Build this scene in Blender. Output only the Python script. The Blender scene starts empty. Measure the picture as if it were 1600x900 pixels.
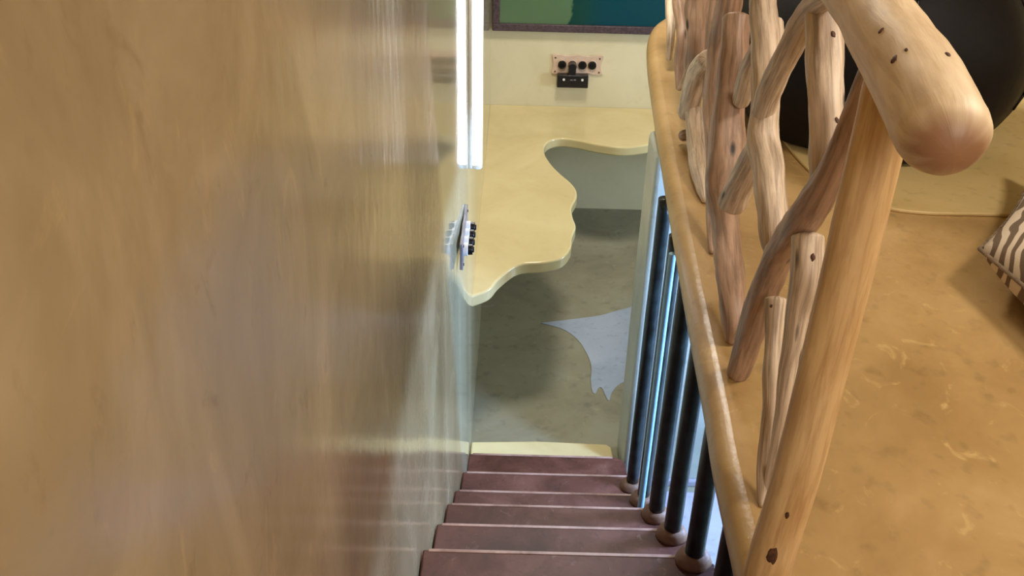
import bpy, bmesh, math, random
from mathutils import Vector, Matrix, noise as mnoise
random.seed(4)
S = bpy.context.scene
COL = S.collection

# ------------------------------------------------------------------ camera
cam_d = bpy.data.cameras.new('camera'); cam = bpy.data.objects.new('camera', cam_d); COL.objects.link(cam)
cam_d.sensor_width = 36; cam_d.lens = 1475/1600*36; cam_d.clip_start = 0.05
R = Matrix(((0.9996668800860753, -0.025809472136716444, -2.645038531944033e-06),
            (0.013345874986191317, 0.5170075918563679, -0.855876765418791),
            (0.022091095034541052, 0.855591620524011, 0.5171798163204666)))
cam.matrix_world = R.to_4x4()
S.camera = cam
S.view_settings.view_transform = 'Standard'; S.view_settings.look = 'None'
S.view_settings.gamma = 1; S.view_settings.use_curve_mapping = False
S.view_settings.exposure = 0.0

def lin(c):
    return tuple((v/255/12.92 if v/255 <= .04045 else ((v/255+.055)/1.055)**2.4) for v in c)

# ------------------------------------------------------------------ world and lights
W = bpy.data.worlds.new('world'); S.world = W; W.use_nodes = True
W.node_tree.nodes['Background'].inputs[0].default_value = (*lin((150, 195, 235)), 1)
W.node_tree.nodes['Background'].inputs[1].default_value = 1.2

def area(name, loc, target, size, energy, color, size_y=None):
    d = bpy.data.lights.new(name, 'AREA'); d.energy = energy; d.color = color
    d.shape = 'RECTANGLE'; d.size = size; d.size_y = size_y or size
    o = bpy.data.objects.new(name, d); COL.objects.link(o); o.location = loc
    o.rotation_euler = (Vector(target)-Vector(loc)).to_track_quat('-Z', 'Y').to_euler()
    return o
WARM = (1.0, .91, .79)
area('loft_ceiling_light', (1.9, 1.5, 0.95), (1.2, 1.6, -1.35), .5, 37, WARM)
area('stair_fill_light', (1.15, -1.3, 0.90), (0.45, 1.5, -0.8), 1.2, 66, (1.0, .94, .86))  # unseen soft fill from behind the camera, added to brighten the railing
area('lower_room_ceiling_light', (0.5, 4.7, 0.95), (0.3, 4.7, -2.4), .6, 70, (1.0, .94, .84))
area('garden_window_daylight', (3.4, 4.7, -1.9), (0.2, 4.5, -3.1), .9, 60, (.62, .80, 1.0), .8)
area('window_daylight', (3.4, 2.5, -1.85), (0.0, 2.4, -2.6), .6, 110, (.36, .60, 1.0), .75)
area('under_loft_cool_fill', (1.55, 2.55, -1.58), (0.15, 2.75, -2.8), .28, 62, (.36, .58, 1.0), .22)  # added cool fill without a fixture, lights the treads

# ------------------------------------------------------------------ materials
def newmat(name):
    m = bpy.data.materials.new(name); m.use_nodes = True
    nt = m.node_tree; b = nt.nodes['Principled BSDF']
    return m, nt, b
def N(nt, t, **kw):
    n = nt.nodes.new(t)
    for k, v in kw.items():
        if k in n.inputs: n.inputs[k].default_value = v
        else: setattr(n, k, v)
    return n
def ramp(nt, fac, stops):
    r = nt.nodes.new('ShaderNodeValToRGB'); nt.links.new(fac, r.inputs[0])
    e = r.color_ramp.elements
    while len(e) < len(stops): e.new(.5)
    for i, (p, c) in enumerate(stops):
        e[i].position = p; e[i].color = (*lin(c), 1) if len(c) == 3 else c
    return r.outputs[0]
def mixc(nt, fac, a, b, mode='MIX'):
    m = nt.nodes.new('ShaderNodeMix'); m.data_type = 'RGBA'; m.blend_type = mode
    for s, v in ((0, fac), (6, a), (7, b)):
        if hasattr(v, 'is_linked'): nt.links.new(v, m.inputs[s])
        else: m.inputs[s].default_value = v
    return m.outputs[2]
def coords(nt, scale=(1, 1, 1), rot=(0, 0, 0), src='Object'):
    t = nt.nodes.new('ShaderNodeTexCoord'); mp = nt.nodes.new('ShaderNodeMapping')
    nt.links.new(t.outputs[src], mp.inputs[0]); mp.inputs['Scale'].default_value = scale
    mp.inputs['Rotation'].default_value = rot
    return mp.outputs[0]
def noise(nt, vec, scale, detail=4, rough=.55, dist=0):
    n = N(nt, 'ShaderNodeTexNoise'); n.inputs['Scale'].default_value = scale
    n.inputs['Detail'].default_value = detail; n.inputs['Roughness'].default_value = rough
    n.inputs['Distortion'].default_value = dist
    nt.links.new(vec, n.inputs['Vector']); return n.outputs['Fac']
def bump(nt, b, h, strength, dist):
    n = N(nt, 'ShaderNodeBump'); n.inputs['Strength'].default_value = strength
    n.inputs['Distance'].default_value = dist; nt.links.new(h, n.inputs['Height'])
    nt.links.new(n.outputs[0], b.inputs['Normal']); return n

def plaster(name, dark, mid, light, rough=.3, scale=2.2, stretch=(1, 1, 1), bumps=.25, fleck=(215, 185, 130), fl=.55, spec=.5, pits=.80):
    m, nt, b = newmat(name)
    v = coords(nt, stretch)
    n1 = noise(nt, v, scale, 5, .6, .6)
    c = ramp(nt, n1, [(.3, dark), (.5, mid), (.72, light)])
    n2 = noise(nt, v, scale*5, 6, .65, 1.2)
    f = ramp(nt, n2, [(.60, (0, 0, 0, 1)), (.74, (fl, fl, fl, 1))])
    c = mixc(nt, f, c, (*lin(fleck), 1))
    n3 = noise(nt, v, scale*9, 3, .5)
    dk = ramp(nt, n3, [(.26, (pits, pits, pits, 1)), (.42, (1, 1, 1, 1))])
    c = mixc(nt, 1.0, c, dk, 'MULTIPLY')
    nt.links.new(c, b.inputs['Base Color'])
    b.inputs['Roughness'].default_value = rough; b.inputs['Specular IOR Level'].default_value = spec
    h = noise(nt, v, 14, 4, .55)
    bump(nt, b, h, bumps, .01)
    return m
def plain(name, c, rough=.5, metal=0, var=.12, scale=30, spec=.5, bumps=.0):
    m, nt, b = newmat(name)
    n = noise(nt, coords(nt), scale, 3)
    lo = tuple(max(0, x*(1-var)) for x in c); hi = tuple(min(255, x*(1+var)) for x in c)
    nt.links.new(ramp(nt, n, [(.3, lo), (.7, hi)]), b.inputs['Base Color'])
    b.inputs['Roughness'].default_value = rough; b.inputs['Metallic'].default_value = metal
    b.inputs['Specular IOR Level'].default_value = spec
    if bumps: bump(nt, b, n, bumps, .005)
    return m
def wood(name, dark, mid, light, rough=.42, grain=1.0, shaded_endgrain=False, knots=True):
    m, nt, b = newmat(name)
    at = nt.nodes.new('ShaderNodeAttribute'); at.attribute_name = 'wc'
    mp = nt.nodes.new('ShaderNodeMapping'); nt.links.new(at.outputs['Vector'], mp.inputs[0])
    mp.inputs['Scale'].default_value = (1, 1, .09)
    mp2 = nt.nodes.new('ShaderNodeMapping'); nt.links.new(at.outputs['Vector'], mp2.inputs[0])
    mp2.inputs['Scale'].default_value = (1, 1, .35)
    n1 = noise(nt, mp.outputs[0], 70, 5, .65, .4)
    n2 = noise(nt, mp2.outputs[0], 14, 3, .5, .8)
    c = ramp(nt, n2, [(.3, mid), (.62, light)])
    g = ramp(nt, n1, [(.36, (1, 1, 1, 1)), (.58, (0, 0, 0, 1))])
    gm = N(nt, 'ShaderNodeMath', operation='MULTIPLY'); nt.links.new(g, gm.inputs[0]); gm.inputs[1].default_value = .62*grain
    c = mixc(nt, gm.outputs[0], c, (*lin(dark), 1))
    # small sparse dark knots and nail holes
    vo = N(nt, 'ShaderNodeTexVoronoi'); vo.inputs['Scale'].default_value = 13
    nt.links.new(mp2.outputs[0], vo.inputs['Vector'])
    kn = ramp(nt, vo.outputs['Distance'], [(.07, (1, 1, 1, 1)), (.13, (0, 0, 0, 1))]) if knots else 0.0
    c = mixc(nt, kn, c, (*lin(tuple(x*.45 for x in dark)), 1))
    if shaded_endgrain:  # end grain tone, with the shade on the log end coloured in
        sx = nt.nodes.new('ShaderNodeSeparateXYZ'); nt.links.new(at.outputs['Vector'], sx.inputs[0])
        ad = N(nt, 'ShaderNodeMath', operation='MULTIPLY_ADD'); nt.links.new(n2, ad.inputs[0]); ad.inputs[1].default_value = .05; nt.links.new(sx.outputs['Z'], ad.inputs[2])
        e = ramp(nt, ad.outputs[0], [(.034, (1, 1, 1, 1)), (.062, (0, 0, 0, 1))])
        c = mixc(nt, e, c, (*lin((146, 104, 72)), 1))
    nt.links.new(c, b.inputs['Base Color'])
    b.inputs['Roughness'].default_value = rough
    bump(nt, b, n1, .22, .004)
    return m

M = {}
# left wall: same lime plaster, trowelled smoother and paler on the far stretch
def wall_mat():
    m, nt, b = newmat('polished_lime_plaster')
    v = coords(nt, (1, 1, .7), (math.radians(-12), 0, 0))
    n1 = noise(nt, v, 3.4, 5, .6, .8)
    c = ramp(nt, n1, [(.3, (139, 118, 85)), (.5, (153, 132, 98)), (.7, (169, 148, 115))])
    n2 = noise(nt, v, 13, 6, .62, 1.0)
    f = ramp(nt, n2, [(.60, (0, 0, 0, 1)), (.76, (.38, .38, .38, 1))])
    c = mixc(nt, f, c, (*lin((196, 166, 118)), 1))
    n3 = noise(nt, v, 22, 4, .6, .6)
    dk = ramp(nt, n3, [(.25, (.84, .82, .80, 1)), (.40, (1, 1, 1, 1))])
    c = mixc(nt, 1.0, c, dk, 'MULTIPLY')
    # boundary of the smooth stretch
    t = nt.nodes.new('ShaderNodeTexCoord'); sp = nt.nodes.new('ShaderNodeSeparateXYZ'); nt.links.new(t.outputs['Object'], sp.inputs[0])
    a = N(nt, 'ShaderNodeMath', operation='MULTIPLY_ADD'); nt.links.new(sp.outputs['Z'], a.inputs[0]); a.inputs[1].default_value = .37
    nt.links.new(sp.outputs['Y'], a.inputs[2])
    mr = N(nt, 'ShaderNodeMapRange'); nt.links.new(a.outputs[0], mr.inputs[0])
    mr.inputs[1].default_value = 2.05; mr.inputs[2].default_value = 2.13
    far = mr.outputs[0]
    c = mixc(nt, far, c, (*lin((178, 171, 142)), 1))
    nt.links.new(c, b.inputs['Base Color'])
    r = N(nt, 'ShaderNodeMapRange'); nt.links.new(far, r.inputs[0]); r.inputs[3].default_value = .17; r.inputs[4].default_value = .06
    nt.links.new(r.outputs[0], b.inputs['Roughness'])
    h = noise(nt, coords(nt, (1, 1, .6)), 24, 3, .5)
    bn = bump(nt, b, h, .2, .006)
    s = N(nt, 'ShaderNodeMapRange'); nt.links.new(far, s.inputs[0]); s.inputs[3].default_value = .13; s.inputs[4].default_value = .04
    nt.links.new(s.outputs[0], bn.inputs['Strength'])
    b.inputs['Specular IOR Level'].default_value = .12
    return m
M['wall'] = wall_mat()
M['loft'] = plaster('ochre_polished_cement', (158, 124, 76), (175, 141, 91), (192, 159, 110), .32, 2.4, (1, .8, 1), .3, (222, 190, 128), .55)
M['platform'] = plaster('pale_ochre_cement', (200, 172, 112), (210, 182, 124), (216, 190, 134), .45, 2.4, fl=.2)
M['cream'] = plaster('cream_polished_cement', (208, 190, 140), (217, 200, 151), (224, 210, 162), .16, 2.0, bumps=.04, fl=.15, fleck=(225, 214, 170), pits=.96)
M['farwall'] = plaster('cream_wall_plaster', (212, 202, 168), (219, 209, 176), (225, 216, 185), .4, 2.0, bumps=.08, fl=.15, fleck=(222, 214, 180), pits=.96)
M['floor'] = plaster('grey_green_cement_floor', (122, 118, 100), (142, 136, 114), (152, 150, 130), .22, 1.7, (1, 1, 1), .08, (176, 176, 150), .35)
M['floor_patch'] = plaster('blue_grey_patch', (150, 162, 176), (162, 172, 188), (172, 182, 196), .25, 3, bumps=.08, fl=.15, fleck=(190, 198, 206))
M['red'] = plaster('red_oxide_cement', (64, 34, 28), (90, 52, 44), (116, 76, 66), .46, 5, (1, 1, 1), .10, (150, 118, 110), .45, pits=.7, spec=.3)
M['nosing'] = plaster('pale_red_cement', (128, 92, 82), (166, 130, 118), (186, 152, 140), .4, 9, pits=.9)
M['collar'] = plaster('brown_red_mortar', (104, 70, 50), (128, 90, 68), (144, 106, 84), .55, 6, fl=.2)
M['pier'] = plaster('pale_grey_plaster', (168, 170, 160), (182, 184, 172), (194, 196, 184), .35, 3, bumps=.08, fl=.15, fleck=(205, 206, 196))
M['ceiling'] = plaster('cream_ceiling_plaster', (200, 186, 150), (208, 194, 158), (214, 202, 168), .6, 2, fl=.1)
M['lavender'] = plaster('lavender_grey_cement', (150, 146, 158), (164, 158, 170), (176, 170, 182), .3, 3, fl=.1, fleck=(190, 185, 195))
M['wood_rail'] = wood('honey_peeled_wood', (170, 132, 92), (218, 188, 146), (232, 208, 172), .5, .7, True, False)
M['wood_newel'] = wood('amber_peeled_wood', (158, 112, 68), (206, 166, 112), (220, 184, 132), .5, .8, False, False)
M['wood_grey'] = wood('weathered_driftwood', (112, 88, 70), (200, 174, 148), (228, 206, 180), .55, 1.0)
M['wood_brown'] = wood('brown_driftwood', (84, 60, 46), (164, 130, 106), (192, 158, 132), .5, .9)
M['pole'] = plain('dark_green_black_pole', (24, 30, 31), .3, 0, .6, 16, bumps=.4)
M['blackleather'] = plain('black_leather', (13, 9, 10), .6, 0, .25, 40, .25, bumps=.15)
M['black'] = plain('black_plastic', (24, 22, 26), .25)
M['pinkplate'] = plain('pink_beige_ceramic', (214, 186, 166), .35, 0, .03)
M['greyplate'] = plain('grey_ceramic_plate', (128, 126, 136), .3, 0, .08)
M['white'] = plain('white_plastic', (235, 235, 232), .3, 0, .02)
M['frame'] = plain('dark_plum_frame_wood', (74, 60, 66), .45, 0, .25, 60)
M['bluepipe'] = plain('pale_blue_enamel', (146, 186, 214), .5, 0, .04)
M['teal'] = plain('teal_fabric', (52, 74, 76), .8)
M['screw'] = plain('tarnished_screw', (96, 70, 56), .4, .6)
def emis(name, c, s):
    m, nt, b = newmat(name); b.inputs['Emission Color'].default_value = (*c, 1); b.inputs['Emission Strength'].default_value = s
    b.inputs['Base Color'].default_value = (.9, .9, .9, 1)
    n = noise(nt, coords(nt), 8); return m
M['tube'] = emis('lit_white_tube', (.96, .97, 1.0), 6.5)
def glasspicture():
    m, nt, b = newmat('green_and_teal_pane')
    t = nt.nodes.new('ShaderNodeTexCoord'); sp = nt.nodes.new('ShaderNodeSeparateXYZ'); nt.links.new(t.outputs['Object'], sp.inputs[0])
    n = noise(nt, coords(nt, (1, 1, 1)), 6, 3)
    a = N(nt, 'ShaderNodeMath', operation='MULTIPLY_ADD'); nt.links.new(n, a.inputs[0]); a.inputs[1].default_value = .22; nt.links.new(sp.outputs['X'], a.inputs[2])
    zc = N(nt, 'ShaderNodeMath', operation='MULTIPLY_ADD'); nt.links.new(sp.outputs['Z'], zc.inputs[0]); zc.inputs[1].default_value = -.45; nt.links.new(a.outputs[0], zc.inputs[2])
    c = ramp(nt, zc.outputs[0], [(.0, (82, 118, 96)), (.4, (92, 120, 88))])
    mr = N(nt, 'ShaderNodeMapRange'); nt.links.new(zc.outputs[0], mr.inputs[0]); mr.inputs[1].default_value = 1.215; mr.inputs[2].default_value = 1.235
    c = mixc(nt, mr.outputs[0], c, (*lin((22, 68, 60)), 1))
    mr2 = N(nt, 'ShaderNodeMapRange'); nt.links.new(sp.outputs['X'], mr2.inputs[0]); mr2.inputs[1].default_value = .40; mr2.inputs[2].default_value = .56
    c = mixc(nt, mr2.outputs[0], c, (*lin((4, 66, 80)), 1))
    nt.links.new(c, b.inputs['Base Color']); b.inputs['Roughness'].default_value = .12
    return m
M['pane'] = glasspicture()
def zebra():
    m, nt, b = newmat('zebra_print_fabric')
    v = coords(nt, (1, 1, 1), (0, 0, math.radians(38)))
    w = N(nt, 'ShaderNodeTexWave'); w.inputs['Scale'].default_value = 8.5; w.inputs['Distortion'].default_value = 9
    w.inputs['Detail'].default_value = 1.5; w.inputs['Detail Scale'].default_value = .8
    nt.links.new(v, w.inputs['Vector'])
    c = ramp(nt, w.outputs['Fac'], [(.42, (104, 84, 64)), (.56, (202, 184, 160))])
    nt.links.new(c, b.inputs['Base Color']); b.inputs['Roughness'].default_value = .9
    bump(nt, b, noise(nt, coords(nt), 220, 2), .3, .003)
    return m
M['zebra'] = zebra()
M['piping'] = plain('brown_piping', (112, 92, 70), .9)

# ------------------------------------------------------------------ helpers
def link(name, bm, mat, parent=None, smooth=False, bevel=0, seg=3, subsurf=0):
    me = bpy.data.meshes.new(name); bmesh.ops.recalc_face_normals(bm, faces=bm.faces[:]); bm.to_mesh(me); bm.free()
    me.materials.append(mat)
    if smooth:
        for p in me.polygons: p.use_smooth = True
    o = bpy.data.objects.new(name, me); COL.objects.link(o)
    if parent: o.parent = parent
    if bevel:
        md = o.modifiers.new('bevel', 'BEVEL'); md.width = bevel; md.segments = seg; md.limit_method = 'ANGLE'; md.angle_limit = math.radians(40)
        for p in me.polygons: p.use_smooth = True
        try: me.set_sharp_from_angle(angle=math.radians(50))
        except Exception: pass
        md.harden_normals = False
    if subsurf:
        s = o.modifiers.new('sub', 'SUBSURF'); s.levels = subsurf; s.render_levels = subsurf
    return o
def tag(o, label, cat, group=None, kind=None):
    if label: o['label'] = label
    if cat: o['category'] = cat
    if group: o['group'] = group
    if kind: o['kind'] = kind
    return o
def struct(o): o['kind'] = 'structure'; return o
def thing(name, label, cat, loc=(0, 0, 0), group=None):
    o = bpy.data.objects.new(name, None); COL.objects.link(o); o.location = loc; o.empty_display_size = .05
    return tag(o, label, cat, group)
def box(bm, a, b):
    v = [bm.verts.new((x, y, z)) for z in (a[2], b[2]) for y in (a[1], b[1]) for x in (a[0], b[0])]
    for f in ((0, 1, 3, 2), (4, 6, 7, 5), (0, 4, 5, 1), (2, 3, 7, 6), (0, 2, 6, 4), (1, 5, 7, 3)):
        bm.faces.new([v[i] for i in f])
def boxes(*bs):
    bm = bmesh.new()
    for a, b in bs: box(bm, a, b)
    return bm
def off(bm, o):     # world-space mesh under an Empty placed at o
    bmesh.ops.translate(bm, verts=bm.verts[:], vec=-Vector(o)); return bm
def prism(poly, z0, z1):
    bm = bmesh.new()
    lo = [bm.verts.new((x, y, z0)) for x, y in poly]; hi = [bm.verts.new((x, y, z1)) for x, y in poly]
    bm.faces.new(hi); bm.faces.new(lo[::-1]); n = len(poly)
    for i in range(n): bm.faces.new((lo[i], lo[(i+1) % n], hi[(i+1) % n], hi[i]))
    return bm
def cyl(bm, p0, p1, r0, r1=None, n=24):
    p0, p1 = Vector(p0), Vector(p1); r1 = r0 if r1 is None else r1
    q = (p1-p0).to_track_quat('Z', 'Y')
    ra = [[bm.verts.new(p+q @ Vector((math.cos(2*math.pi*i/n)*r, math.sin(2*math.pi*i/n)*r, 0))) for i in range(n)] for p, r in ((p0, r0), (p1, r1))]
    for i in range(n): bm.faces.new((ra[0][i], ra[0][(i+1) % n], ra[1][(i+1) % n], ra[1][i]))
    bm.faces.new(ra[0][::-1]); bm.faces.new(ra[1])
def spline(P, step=6):
    P = [list(p) for p in P]; Q = [[2*a-b for a, b in zip(P[0], P[1])]]+P+[[2*a-b for a, b in zip(P[-1], P[-2])]]
    out = []
    for i in range(1, len(Q)-2):
        for k in range(step):
            t = k/step
            out.append([.5*((2*b)+(-a+c)*t+(2*a-5*b+4*c-d)*t*t+(-a+3*b-3*c+d)*t**3) for a, b, c, d in zip(Q[i-1], Q[i], Q[i+1], Q[i+2])])
    out.append(P[-1]); return out
def log(name, P, mat, parent=None, cap0=.45, cap1=.45, rough=.10, n=28, seed=0, step=8, origin=None):
    """A peeled branch: a spline tube with uneven radius and rounded ends."""
    pts = spline(P, step)
    c = [Vector(p[:3]) for p in pts]; r = [max(p[3], .004) for p in pts]
    T0 = (c[1]-c[0]).normalized(); T1 = (c[-1]-c[-2]).normalized()
    def capped(end):
        k = 5; res = []
        for i in range(1, k+1):
            a = i/k*math.pi/2; res.append((math.sin(a), max(math.cos(a), .02)))
        return res
    if cap0:
        L = cap0
        for s, w in capped(0): c.insert(0, Vector(P[0][:3])-T0*s*P[0][3]*L); r.insert(0, P[0][3]*w)
    if cap1:
        for s, w in capped(1): c.append(Vector(P[-1][:3])+T1*s*P[-1][3]*cap1); r.append(max(P[-1][3], .004)*w)
    bm = bmesh.new(); lay = bm.verts.layers.float_vector.new('wc')
    up = Vector((.3, 1, .2)); prev = None; rings = []; s = 0
    nx = None
    for i, p in enumerate(c):
        t = (c[min(i+1, len(c)-1)]-c[max(i-1, 0)]).normalized()
        if nx is None: nx = t.cross(up).normalized()
        nx = (nx-t*nx.dot(t)).normalized(); ny = t.cross(nx)
        if i: s += (p-c[i-1]).length
        ring = []
        for k in range(n):
            a = 2*math.pi*k/n
            q = Vector((math.cos(a)*1.3, math.sin(a)*1.3, s*9+seed*7.3))
            w = 1+rough*mnoise.noise(q)+rough*.45*mnoise.noise(q*2.7)
            d = nx*math.cos(a)+ny*math.sin(a)
            v = bm.verts.new(p+d*r[i]*w); v[lay] = Vector((math.cos(a)*.04+seed*.37, math.sin(a)*.04, s)); ring.append(v)
        rings.append(ring)
    for a, b in zip(rings, rings[1:]):
        for k in range(n): bm.faces.new((a[k], a[(k+1) % n], b[(k+1) % n], b[k]))
    bm.faces.new(rings[0][::-1]); bm.faces.new(rings[-1])
    if origin is not None: off(bm, origin)
    return link(name, bm, mat, parent, smooth=True)

ZL, ZF = -1.35, -3.15          # loft floor and lower floor, metres below the eye

# ------------------------------------------------------------------ setting
def wall_x(y): return -.24 if y < 1.94 else min(-.187, -.24+(y-1.94)*.0373)
bm = bmesh.new(); ys = [-2.0+i*.1 for i in range(85)]; zs = [ZF-.05+i*.1 for i in range(44)]
g = [[bm.verts.new((wall_x(y)+.002*mnoise.noise(Vector((0, y*1.6, z*1.3))), y, z)) for z in zs] for y in ys]
for i in range(len(ys)-1):
    for j in range(len(zs)-1): bm.faces.new((g[i][j], g[i][j+1], g[i+1][j+1], g[i+1][j]))
ext = bmesh.ops.extrude_face_region(bm, geom=bm.faces[:])
for v in [e for e in ext['geom'] if isinstance(e, bmesh.types.BMVert)]: v.co.x = -.45
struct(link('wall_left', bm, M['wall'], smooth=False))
for p in bpy.data.objects['wall_left'].data.polygons: p.use_smooth = abs(p.normal.x) > .9 or True
try: bpy.data.objects['wall_left'].data.set_sharp_from_angle(angle=math.radians(40))
except Exception: pass
struct(link('floor', boxes(((-.45, -2, ZF-.1), (3.7, 6.6, ZF))), M['floor']))
struct(link('wall_far', boxes(((-.45, 6.4, ZF), (3.7, 6.6, 1.15))), M['farwall']))
struct(link('wall_right', boxes(((3.6, -2, ZF), (3.8, 6.4, 1.15))), M['farwall']))
struct(link('wall_back', boxes(((-.24, -2.2, ZF), (3.8, -2.0, 1.15))), M['farwall']))
struct(link('ceiling', boxes(((-.45, -2.2, 1.1), (3.8, 6.6, 1.2))), M['ceiling']))

# loft slab with its softly rounded lip above the poles
edge = [(.40, .55), (.425, .9), (.437, 1.15), (.442, 1.27), (.449, 1.56), (.463, 1.78), (.484, 2.24), (.528, 3.05), (.572, 3.8), (.618, 4.45), (.665, 4.80), (.735, 5.02), (.84, 5.15), (1.05, 5.22)]
ed = [tuple(p) for p in spline(edge, 6)]
poly = ed+[(3.6, 5.25), (3.6, -2.0), (.40, -2.0)]
struct(link('floor_loft', prism(poly, ZL-.10, ZL), M['loft'], bevel=.046, seg=6))
# raised platform at the back of the loft
pl = [(p[0], p[1]) for p in spline([(3.6, 2.765), (2.2, 2.76), (1.5, 2.755), (1.30, 2.76), (1.20, 2.80), (1.12, 2.92), (1.04, 3.05), (1.0, 3.5), (1.0, 4.4), (1.02, 5.1)], 6)]
struct(link('trim_1', prism(pl+[(3.6, 5.1)], ZL, ZL+.012), M['platform'], bevel=.004))
# partition wall under the loft, its rounded end beside the poles
struct(link('wall_partition', boxes(((.552, 3.43, ZF), (3.6, 3.70, ZL-.10))), M['pier'], bevel=.02))
struct(link('baseboard_partition', boxes(((.575, 3.405, ZF), (3.6, 3.43, ZF+.035))), M['lavender'], bevel=.006))
struct(link('trim_2', boxes(((.66, 2.72, ZF), (3.6, 3.17, ZF+.20))), M['lavender'], bevel=.02))
struct(link('trim_3', boxes(((.66, 2.2, ZF), (3.6, 2.72, ZF+.10))), M['pier'], bevel=.02))
# thin blue-grey patch on the lower floor
patch_pts = [(.181, 4.808), (.315, 4.744), (.40, 4.63), (.448, 4.48), (.463, 4.36), (.452, 4.24), (.455, 4.14), (.47, 4.12), (.49, 4.17), (.51, 4.17), (.525, 4.10), (.54, 4.06), (.56, 4.13), (.60, 4.20), (.66, 4.25), (.76, 4.30), (.80, 4.6), (.80, 5.0), (.70, 4.99), (.55, 4.91), (.38, 4.86)]
struct(link('trim_4', prism([tuple(p) for p in spline(patch_pts, 4)], ZF, ZF+.0025), M['floor_patch']))

# ------------------------------------------------------------------ staircase
st = thing('staircase', 'red-brown polished cement staircase running down beside the plaster wall', 'staircase', (.15, 1.6, ZF))
so = st.location
nos = [1.93, 2.237, 2.526, 2.795, 3.11, 3.445]; tz = [-2.05, -2.257, -2.447, -2.634, -2.822, -3.01]
k = 1
steps = []
yy, zz = 1.93, -2.05
back = []
while zz < ZL-.12:
    back.append((yy-.3, zz+.2)); yy -= .3; zz += .2
seq = [(y, z) for y, z in reversed(back)]+list(zip(nos, tz))
prevy = seq[0][0]-.35
for i, (y, z) in enumerate(seq):
    xr = .60 if i < len(seq)-1 else .56
    y0 = prevy-.03
    if i == len(seq)-1:
        poly = [(wall_x(y0)+.003, y0), (xr, y0), (xr, y-.05), (xr-.015, y-.015), (xr-.05, y), (wall_x(y)+.003, y)]
        b_ = prism(poly, ZF, z)
    else:
        b_ = prism([(wall_x(y0)+.003, y0), (xr, y0), (xr, y-.03), (xr-.03, y), (wall_x(y)+.003, y)], max(ZF, z-.45), z)
    o = link('step', off(b_, so), M['red'], st, bevel=.006)
    ns = link('nosing', off(prism([(wall_x(y)+.02, y-.010), (xr-.06, y-.010), (xr-.06, y+.0022), (wall_x(y)+.02, y+.0022)], z-.006, z+.0018), so), M['nosing'], o, bevel=.0015)  # thin pale strip along the front edge of each tread
    ns['label'] = 'pale nosing edge'
    prevy = y
o = link('lowest_step', off(prism([(-.182, 3.43), (.522, 3.43), (.512, 3.60), (.49, 3.622), (.15, 3.632), (-.182, 3.614)], ZF, -3.08), so), M['cream'], st, bevel=.008)
o['label'] = 'pale cream lowest step'

# ------------------------------------------------------------------ posts between the stairs and the loft
poles = [(1.911, -2.05), (2.21, -2.257), (2.49, -2.447), (2.76, -2.634), (3.04, -2.822)]
names = ['fifth dark round pole from the far pier, foot near the bottom of the picture', 'fourth dark round pole from the far pier, on a rounded mortar collar',
         'third dark round pole from the far pier, right of the pale blue upright', 'second dark round pole from the far pier, left of the pale blue upright',
         'dark round pole closest to the far pier, on the lowest red-brown tread with a pole']
allp = [(1.61, -1.85)]+poles
alln = ['nearest dark round pole, its foot below the bottom edge of the picture']+names
PR = [.028, .0275, .0275, .0285, .0240, .0255]
for (y, z), lb, pr_ in zip(allp, alln, PR):
    t = thing('support_pole', lb, 'pole', (.537, y, z), 'dark round poles between the stair treads and the loft')
    H = ZL-.10-z
    bm = bmesh.new(); n = 24; rings = []
    for j in range(25):
        h = .02+(H-.02)*j/24
        rings.append([bm.verts.new((math.cos(2*math.pi*i/n)*pr_*(1+.05*mnoise.noise(Vector((i*.5, y*9, h*6)))), math.sin(2*math.pi*i/n)*pr_*(1+.05*mnoise.noise(Vector((i*.5+9, y*9, h*6)))), h)) for i in range(n)])
    for a, b in zip(rings, rings[1:]):
        for i in range(n): bm.faces.new((a[i], a[(i+1) % n], b[(i+1) % n], b[i]))
    bm.faces.new(rings[0][::-1]); bm.faces.new(rings[-1])
    link('shaft', bm, M['pole'], t, smooth=True)
    bm = bmesh.new()
    prof = [(.052, 0), (.051, .010), (.046, .024), (.039, .034), (.030, .038), (.02, .039)]
    rings = [[bm.verts.new((math.cos(2*math.pi*i/n)*r*(1+.08*mnoise.noise(Vector((i*.6, y*5, h*20)))), math.sin(2*math.pi*i/n)*r*.9, h)) for i in range(n)] for r, h in prof]
    for a, b in zip(rings, rings[1:]):
        for i in range(n): bm.faces.new((a[i], a[(i+1) % n], b[(i+1) % n], b[i]))
    bm.faces.new(rings[0][::-1]); bm.faces.new(rings[-1])
    o = link('collar', bm, M['collar'], t, smooth=True); o['label'] = 'rounded brown mortar collar'
t = thing('slim_upright', 'slim pale blue upright between two dark poles', 'pipe', (.510, 2.645, -2.634))
bm = bmesh.new(); cyl(bm, (0, 0, .0), (0, 0, 1.18), .012, n=20); link('tube', bm, M['bluepipe'], t, smooth=False, bevel=.002)
bm = bmesh.new(); cyl(bm, (0, 0, 0), (0, 0, .012), .016, n=20); link('base_ring', bm, M['bluepipe'], t, bevel=.002)

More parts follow.
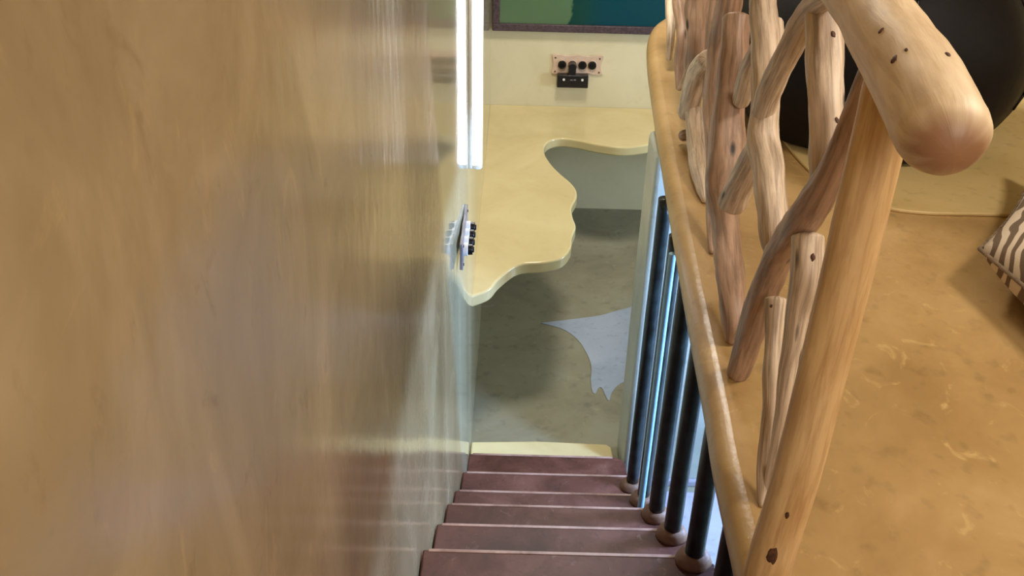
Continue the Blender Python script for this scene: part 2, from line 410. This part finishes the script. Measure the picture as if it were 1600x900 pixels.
# ------------------------------------------------------------------ wavy counter
ctr = [(.912, 5.754), (.7, 5.676), (.522, 5.717), (.405, 5.775), (.30, 5.80), (.225, 5.76), (.185, 5.66), (.186, 5.53), (.228, 5.362), (.279, 5.232), (.333, 5.116), (.359, 5.02), (.358, 4.92), (.325, 4.79), (.325, 4.671), (.337, 4.556), (.312, 4.429), (.300, 4.31), (.250, 4.20), (.155, 4.150), (.03, 4.118), (-.062, 3.98), (-.11, 3.87), (-.195, 3.80)]
c2 = [tuple(p) for p in spline(ctr, 5)]
poly = [(3.6, 6.4), (3.6, 5.80), (1.6, 5.78), (1.25, 5.82)]+c2+[(-.195, 6.4)]
o = link('counter', prism(poly, -2.415, -2.35), M['cream'], bevel=.012, seg=4)
tag(o, 'cream polished cement counter with a wavy front edge along the walls', 'counter')

# ------------------------------------------------------------------ framed pane on the far wall
t = thing('framed_pane', 'dark plum framed glass pane with green and teal colours above the counter', 'picture', (.55, 6.4, -1.81))
x0, x1, z0, z1 = -.178, 1.45, -1.815, -.80
bm = boxes(((x0, 6.355, z0), (x1, 6.4, z0+.05)), ((x0, 6.355, z1-.05), (x1, 6.4, z1)), ((x0, 6.355, z0+.05), (x0+.05, 6.4, z1-.05)), ((x1-.05, 6.355, z0+.05), (x1, 6.4, z1-.05)))
link('frame', off(bm, t.location), M['frame'], t, bevel=.005)
o = link('pane', boxes(((x0+.05, 6.378, z0+.05), (x1-.05, 6.392, z1-.05))), M['pane']); o.parent = t; o.matrix_parent_inverse = Matrix.Translation(-t.location)

# ------------------------------------------------------------------ socket plates
def plate_outline(w, h, n=60):
    base = [(-1, -.92), (-.9, -1), (-.62, -.98), (-.45, -.86), (-.2, -.9), (0, -.98), (.2, -.9), (.45, -.86), (.62, -.98), (.9, -1), (1, -.9), (.965, -.55), (.93, -.2), (.93, .2), (.965, .55), (1, .92), (.9, 1), (.62, .96), (.45, .86), (.2, .92), (0, 1), (-.2, .92), (-.45, .86), (-.62, .98), (-.9, 1), (-1, .9), (-.97, .5), (-.95, 0), (-.97, -.5)]
    p = spline(base+[base[0]], 4)[:-1]
    return [(x*w/2, y*h/2) for x, y in p]
def make_plate(name, label, loc, rot, w, h, matp, knob, xs, r):
    t = thing(name, label, 'socket', loc); t.rotation_euler = rot
    link('plate', prism(plate_outline(w, h), 0, .012), matp, t, bevel=.003)
    for i, x in enumerate(xs):
        bm = bmesh.new()
        cyl(bm, (x, 0, .010), (x, 0, .027 if knob else .017), r*1.16, n=28)
        o = link('socket_ring', bm, M['white'] if knob else matp, t, bevel=.002)
        bm = bmesh.new(); L = .03 if knob else .012
        cyl(bm, (x, 0, .014), (x, 0, .014+L), r, r*.94, 28)
        s = link('socket', bm, M['black'], t, bevel=.002); s['label'] = 'round black socket'
        bm = bmesh.new(); cyl(bm, (x, 0, .013+L), (x, 0, .019+L), r*.55, r*.5, 20)
        link('socket_core', bm, M['blackleather'], s, bevel=.001)
    for x in (-w*.43, w*.43):
        for y in (-h*.36, h*.33):
            bm = bmesh.new(); cyl(bm, (x, y, .011), (x, y, .015), .0055, n=14); link('screw', bm, M['screw'], t)
    return t
# local x -> world X, local y -> world Z, local z -> world -Y
make_plate('socket_plate', 'pink-beige ornate plate with four round black sockets on the far wall', (.412, 6.4, -2.045), (math.radians(90), 0, 0), .355, .14, M['pinkplate'], False, [-.106, -.035, .035, .102], .030)
# local x -> world Y, local z -> world +X
pr = Matrix(((0, 0, 1), (1, 0, 0), (0, 1, 0))).to_euler()
make_plate('socket_plate', 'grey ornate plate with protruding black sockets on the glossy left wall', (-.191, 3.12, -1.665), pr, .33, .11, M['greyplate'], True, [-.10, -.045, .015, .075], .021)
t = thing('plug_adapter', 'small black rectangular adapter hanging from the pink-beige socket plate', 'adapter', (.383, 6.36, -2.145))
bm = boxes(((-.108, -.028, -.048), (.108, .034, .042))); link('body', bm, M['black'], t, bevel=.006)
bm = bmesh.new(); cyl(bm, (-.006, .016, .097), (-.006, -.030, .097), .030, .027, 24)
box(bm, (-.031, -.026, .035), (.019, .012, .095)); link('plug', bm, M['black'], t, bevel=.003)
for x in (-.062, .066):
    bm = bmesh.new(); cyl(bm, (x, -.027, .012), (x, -.032, .012), .0085, n=16); o = link('button', bm, M['white'], t); o['label'] = 'small round white button'
link('printed_mark', boxes(((-.018, -.0295, .006), (.000, -.027, .013)), ((.006, -.0295, .007), (.022, -.027, .014))), M['greyplate'], t)

# ------------------------------------------------------------------ lamp on the left wall
t = thing('tube_lamp', 'bright white vertical tube lamp on the glossy left wall above the counter', 'lamp', (-.187, 3.52, -1.55))
lo = t.location
def at(a): return tuple(Vector(a)-Vector(lo))
link('housing', boxes((at((-.187, 3.500, -1.56)), at((-.172, 3.540, -.36)))), M['white'], t, bevel=.004)
bm = bmesh.new(); cyl(bm, at((-.153, 3.52, -1.545)), at((-.153, 3.52, -.375)), .020, n=28)
o = link('tube', bm, M['tube'], t, smooth=False, bevel=.002); o['label'] = 'lit white tube'
for z0, z1 in ((-1.562, -1.543), (-.377, -.358)):
    bm = bmesh.new(); cyl(bm, at((-.155, 3.52, z0)), at((-.155, 3.52, z1)), .022, n=28); link('end_cap', bm, M['white'], t, bevel=.003)

# ------------------------------------------------------------------ driftwood railing
rail_o = Vector((.52, 1.28, ZL))
rt = thing('driftwood_railing', 'handmade railing of peeled crooked branches along the loft edge', 'railing', tuple(rail_o))
rail = [[.512, 1.075, -.413, .054], [.516, 1.14, -.402, .0555], [.519, 1.215, -.390, .0555], [.524, 1.33, -.375, .0535], [.533, 1.484, -.361, .052], [.545, 1.714, -.353, .0514], [.575, 2.3, -.35, .049], [.62, 3.2, -.36, .047], [.68, 4.4, -.38, .043]]
o = log('handrail', rail, M['wood_rail'], rt, cap0=1.0, cap1=.6, rough=.045, n=48, seed=3, origin=rail_o, step=12); o['label'] = 'thick smooth honey-coloured handrail log'
hr = o
newel = [[.521, 1.28, -.40, .036], [.521, 1.28, -.443, .0377], [.520, 1.275, -.548, .0391], [.516, 1.265, -.692, .0391], [.508, 1.25, -.873, .0392], [.499, 1.235, -1.105, .0398], [.483, 1.222, -1.30, .0405], [.481, 1.221, -1.345, .0415]]
o = log('newel_post', newel, M['wood_newel'], rt, cap0=.1, cap1=.05, rough=.04, n=36, seed=8, origin=rail_o); o['label'] = 'thick amber post at the railing end'; nw = o
BR = dict(
a=[[.585, 2.40, -.375, .034], [.578, 2.332, -.484, .0335], [.574, 2.26, -.556, .0339], [.568, 2.145, -.643, .0323], [.563, 2.06, -.72, .0318], [.56, 2.002, -.805, .0361], [.554, 1.889, -.848, .0348], [.55, 1.81, -.886, .0313], [.548, 1.76, -.925, .0293], [.548, 1.735, -.955, .018]],
b=[[.538, 1.60, -.372, .0217], [.537, 1.649, -.39, .0217], [.538, 1.753, -.44, .0234], [.541, 1.827, -.508, .0248], [.545, 1.905, -.59, .0249], [.550, 1.988, -.68, .0264], [.552, 2.026, -.745, .0244]],
c=[[.552, 1.735, -.450, .0291], [.549, 1.676, -.5, .0321], [.546, 1.611, -.561, .0328], [.544, 1.555, -.622, .0314], [.542, 1.539, -.664, .0258], [.540, 1.542, -.695, .0165]],
d=[[.524, 1.345, -.375, .0187], [.525, 1.358, -.412, .0187], [.526, 1.375, -.457, .0201], [.527, 1.399, -.516, .0218], [.529, 1.433, -.589, .0239], [.531, 1.479, -.673, .0273], [.535, 1.549, -.763, .0327], [.54, 1.643, -.866, .0314], [.544, 1.711, -.963, .0306], [.547, 1.755, -1.052, .0319], [.548, 1.786, -1.147, .0316], [.55, 1.819, -1.249, .0299], [.552, 1.85, -1.335, .0276]],
e=[[.540, 1.535, -.803, .0292], [.538, 1.499, -.862, .0281], [.537, 1.497, -.93, .0227], [.536, 1.482, -.993, .0205], [.535, 1.472, -1.06, .0196], [.534, 1.452, -1.137, .0161], [.533, 1.441, -1.224, .0152], [.532, 1.43, -1.335, .013]],
f=[[.545, 1.660, -1.015, .0224], [.541, 1.616, -1.084, .0184], [.537, 1.574, -1.134, .0197], [.534, 1.532, -1.185, .0171], [.530, 1.505, -1.236, .0173], [.524, 1.465, -1.29, .0161], [.518, 1.425, -1.335, .0112], [.516, 1.41, -1.346, .008]],
g=[[.593, 2.598, -.689, .0367], [.59, 2.552, -.768, .0385], [.588, 2.515, -.863, .0423], [.586, 2.477, -.961, .0479], [.584, 2.434, -1.038, .0533], [.581, 2.39, -1.115, .0462], [.577, 2.302, -1.169, .0384], [.571, 2.191, -1.208, .0356], [.565, 2.095, -1.249, .0364], [.56, 2.003, -1.287, .0307], [.559, 1.988, -1.335, .0166]],
h=[[.570, 2.04, -.800, .0288], [.567, 2.129, -.931, .0312], [.567, 2.181, -.999, .0339], [.568, 2.225, -1.065, .036]],
s1=[[.72, 4.6, -.55, .024], [.703, 4.599, -.965, .0241], [.693, 4.41, -1.096, .0235], [.683, 4.231, -1.193, .0201], [.68, 4.188, -1.302, .0125]],
s2=[[.69, 4.3, -.45, .030], [.68, 4.181, -.877, .0301], [.671, 4.017, -.997, .0295], [.657, 3.762, -1.072, .0256], [.655, 3.727, -1.165, .0283], [.654, 3.704, -1.272, .0104]],
s3=[[.655, 3.6, -.42, .042], [.643, 3.502, -.732, .0458], [.638, 3.427, -.849, .0434], [.634, 3.338, -.939, .0431], [.631, 3.299, -1.007, .0385], [.64, 3.45, -1.139, .0216], [.651, 3.662, -1.258, .0103]],
s4=[[.617, 3.041, -.942, .0293], [.625, 3.188, -1.025, .0353], [.629, 3.261, -1.112, .0388], [.634, 3.335, -1.232, .038]],
s5=[[.651, 3.285, -1.225, .0374], [.643, 3.144, -1.280, .0364], [.635, 2.993, -1.310, .0345], [.629, 2.883, -1.325, .0249], [.623, 2.80, -1.335, .0126]],
th=[[.65, 3.25, -.42, .0147], [.646, 3.203, -.668, .0147], [.645, 3.177, -.786, .0148], [.643, 3.15, -.906, .015], [.643, 3.141, -1.013, .0131], [.641, 3.108, -1.092, .0087]],
l=[[.635, 2.95, -.42, .036], [.629, 2.895, -.603, .0378], [.628, 2.867, -.708, .0382], [.631, 2.936, -.844, .038], [.63, 2.908, -.958, .0364], [.627, 2.854, -1.065, .0345], [.621, 2.752, -1.153, .026], [.61, 2.66, -1.24, .0202], [.598, 2.54, -1.31, .014], [.590, 2.46, -1.342, .009]],
h2=[[.598, 2.30, -.65, .0241], [.599, 2.342, -.709, .0241], [.602, 2.393, -.766, .0282], [.604, 2.428, -.833, .0272], [.605, 2.451, -.868, .0242]],
peg=[[.690, 3.30, -1.315, .020], [.655, 3.31, -1.315, .021], [.620, 3.30, -1.315, .021]],
st=[[.598, 2.23, -.605, .0254], [.596, 2.175, -.648, .0252], [.594, 2.113, -.708, .0236]],
)
mats = dict(a='wood_grey', b='wood_grey', c='wood_grey', d='wood_brown', e='wood_grey', f='wood_grey', g='wood_brown', h='wood_grey', s1='wood_grey', s2='wood_brown', s3='wood_brown', s4='wood_grey', s5='wood_grey', th='wood_brown', l='wood_brown', h2='wood_grey', peg='wood_brown', st='wood_grey')
flat = {'c', 'g', 'e', 'f', 's5', 'st', 'peg'}
brs = {}
for i, (k, P) in enumerate(BR.items()):
    brs[k] = log('branch', P, M[mats[k]], rt, cap0=.35 if k in flat else .25, cap1=.8, rough=.16, seed=i+11, origin=rail_o)
# knots on the smooth logs
def knot(p, nrm, axis, size, parent, stretch=1.6):
    p = Vector(p); nz = Vector(nrm).normalized(); ax = Vector(axis); ax = (ax-nz*ax.dot(nz)).normalized(); sd = nz.cross(ax)
    bm = bmesh.new(); bmesh.ops.create_uvsphere(bm, u_segments=16, v_segments=8, radius=1)
    for v in bm.verts:
        w = v.co.copy(); w *= 1+.35*mnoise.noise(w*1.9+p*9)
        v.co = p+sd*w.x*size+ax*w.y*size*stretch+nz*w.z*.0016
    off(bm, rail_o); return link('knot', bm, M['knot'], parent, smooth=True)
M['knot'] = plain('dark_knot', (78, 48, 30), .7, 0, .3, 120)

# ------------------------------------------------------------------ loft furnishings
t = thing('bean_bag', 'large black leather bean bag on the raised loft platform behind the railing', 'bean bag', (1.35, 3.60, ZL+.012))
bm = bmesh.new(); bmesh.ops.create_uvsphere(bm, u_segments=64, v_segments=40, radius=1)
for v in bm.verts:
    x, y, z = v.co; a = math.atan2(y, x)
    r = 1+.035*math.sin(a*6+z*3)*abs(z)+.05*mnoise.noise(Vector((x*2.3, y*2.3, z*2.3)))
    zz = max(z, -.62); k = 1.0 if z > -.62 else (1-(abs(z)-.62)*.7)
    X = x*.57*r*k; Y = y*.60*r*k; Z = (zz+.62)*.52
    if z > .1: X *= 1-.25*(z-.1); Y *= 1-.25*(z-.1)
    v.co = (X, Y, Z+.002)
link('cover', bm, M['blackleather'], t, smooth=True)
for aa in (0.4, 1.45, 2.5, 3.55, 4.6, 5.65):
    bm = bmesh.new(); P = []
    for j in range(15):
        ph = -.30+j*.115; cz = math.sin(ph); cr = math.cos(ph)
        s = 1-.25*(cz-.1) if cz > .1 else 1
        x, y, z = cr*math.cos(aa), cr*math.sin(aa), cz
        rr = 1+.035*math.sin(aa*6+z*3)*abs(z)+.05*mnoise.noise(Vector((x*2.3, y*2.3, z*2.3)))
        P.append((x*.573*rr*s, y*.603*rr*s, (cz+.62)*.523))
    for a, b in zip(P, P[1:]): cyl(bm, a, b, .004, n=8)
    link('seam', bm, M['blackleather'], t, smooth=True)
def cushion(name, label, loc, rotz, w, d, h, mat, tilt=(0, 0), quad=None):
    t = thing(name, label, 'cushion', loc); t.rotation_euler = (tilt[0], tilt[1], rotz)
    bm = bmesh.new(); n = 26; top = []; bot = []
    def pt(i, j, s):
        u = i/n*2-1; v = j/n*2-1
        e = (1-abs(u)**2.6)*(1-abs(v)**2.6); hh = h/2*max(e, 0)**.45
        pin = 1-.10*(1-abs(u)**2)*(abs(v)**3); pin2 = 1-.10*(1-abs(v)**2)*(abs(u)**3)
        if quad:
            a, b, c, e_ = [Vector(q) for q in quad]; s_, t_ = (u*pin2+1)/2, (v*pin+1)/2
            q = (a*(1-s_)+b*s_)*(1-t_)+(e_*(1-s_)+c*s_)*t_
            return (q.x, q.y, s*hh+h*.5+.012*math.sin(u*5+v*3)*e*(s > 0))
        return (u*w/2*pin2, v*d/2*pin, s*hh+h/2+.012*math.sin(u*5+v*3)*e*(s > 0))
    T = [[bm.verts.new(pt(i, j, 1)) for j in range(n+1)] for i in range(n+1)]
    B = [[T[i][j] if i in (0, n) or j in (0, n) else bm.verts.new(pt(i, j, -1)) for j in range(n+1)] for i in range(n+1)]
    for i in range(n):
        for j in range(n):
            bm.faces.new((T[i][j], T[i+1][j], T[i+1][j+1], T[i][j+1]))
            f = (B[i][j], B[i][j+1], B[i+1][j+1], B[i+1][j])
            if len(set(f)) == 4:
                try: bm.faces.new(f)
                except ValueError: pass
    link('cover', bm, mat, t, smooth=True)
    return t, pt, n
t, pt, n = cushion('floor_cushion', 'zebra striped brown and cream floor cushion at the right of the loft', (1.70, 2.24, ZL), 0, 1, 1, .26, M['zebra'], quad=[(-.42, .05), (.02, .72), (.60, -.2), (-.36, -.92)])
for sgn in (1, -1):
    bm = bmesh.new()
    ring = [pt(i, 0, 1) for i in range(n+1)]+[pt(n, j, 1) for j in range(1, n+1)]+[pt(i, n, 1) for i in range(n-1, -1, -1)]+[pt(0, j, 1) for j in range(n-1, 0, -1)]
    if sgn == 1:
        for a, b in zip(ring, ring[1:]+ring[:1]): cyl(bm, a, b, .006, n=8)
        link('piping', bm, M['piping'], t, smooth=True)
    else: bm.free()
cushion('square_cushion', 'dark teal cushion lying behind the black bean bag', (3.02, 5.0-.3, ZL+.012), .2, .5, .4, .16, M['teal'])

# knots and nail holes on the sides of the logs
RA = (.15, 1, .15); UPR = (0, 0, 1)
for p, nn, ax, size, par, stc in [
    ((.475, 1.1761, -.3591), (-.7, -.079, .71), (.6, .8, .3), .0042, hr, 1.7),
    ((.4817, 1.257, -.3454), (-.72, -.095, .687), (.8, .5, .3), .0032, hr, 1.6),
    ((.5312, 1.1554, -.3446), (.136, -.181, .974), RA, .0034, hr, 1.8),
    ((.4886, 1.1791, -.3473), (-.563, -.113, .818), RA, .0022, hr, 1.8),
    ((.4715, 1.1873, -1.2548), (-.371, -.92, .129), UPR, .009, nw, 2.0),
    ((.483, 1.1933, -1.163), (-.384, -.919, .085), UPR, .0035, nw, 2.0),
    ((.5564, 1.6688, -.4664), (.09, -.635, .767), UPR, .0045, brs['c'], 1.5),
    ((.5517, 1.5465, -.5807), (.53, -.672, .517), UPR, .004, brs['c'], 1.5),
    ((.5399, 1.4903, -.8196), (.004, -.832, .555), UPR, .0045, brs['e'], 1.6),
    ((.5309, 1.6405, -1.0182), (-.5, -.759, .418), UPR, .003, brs['f'], 1.2)]:
    knot(p, nn, ax, size, par, stc)
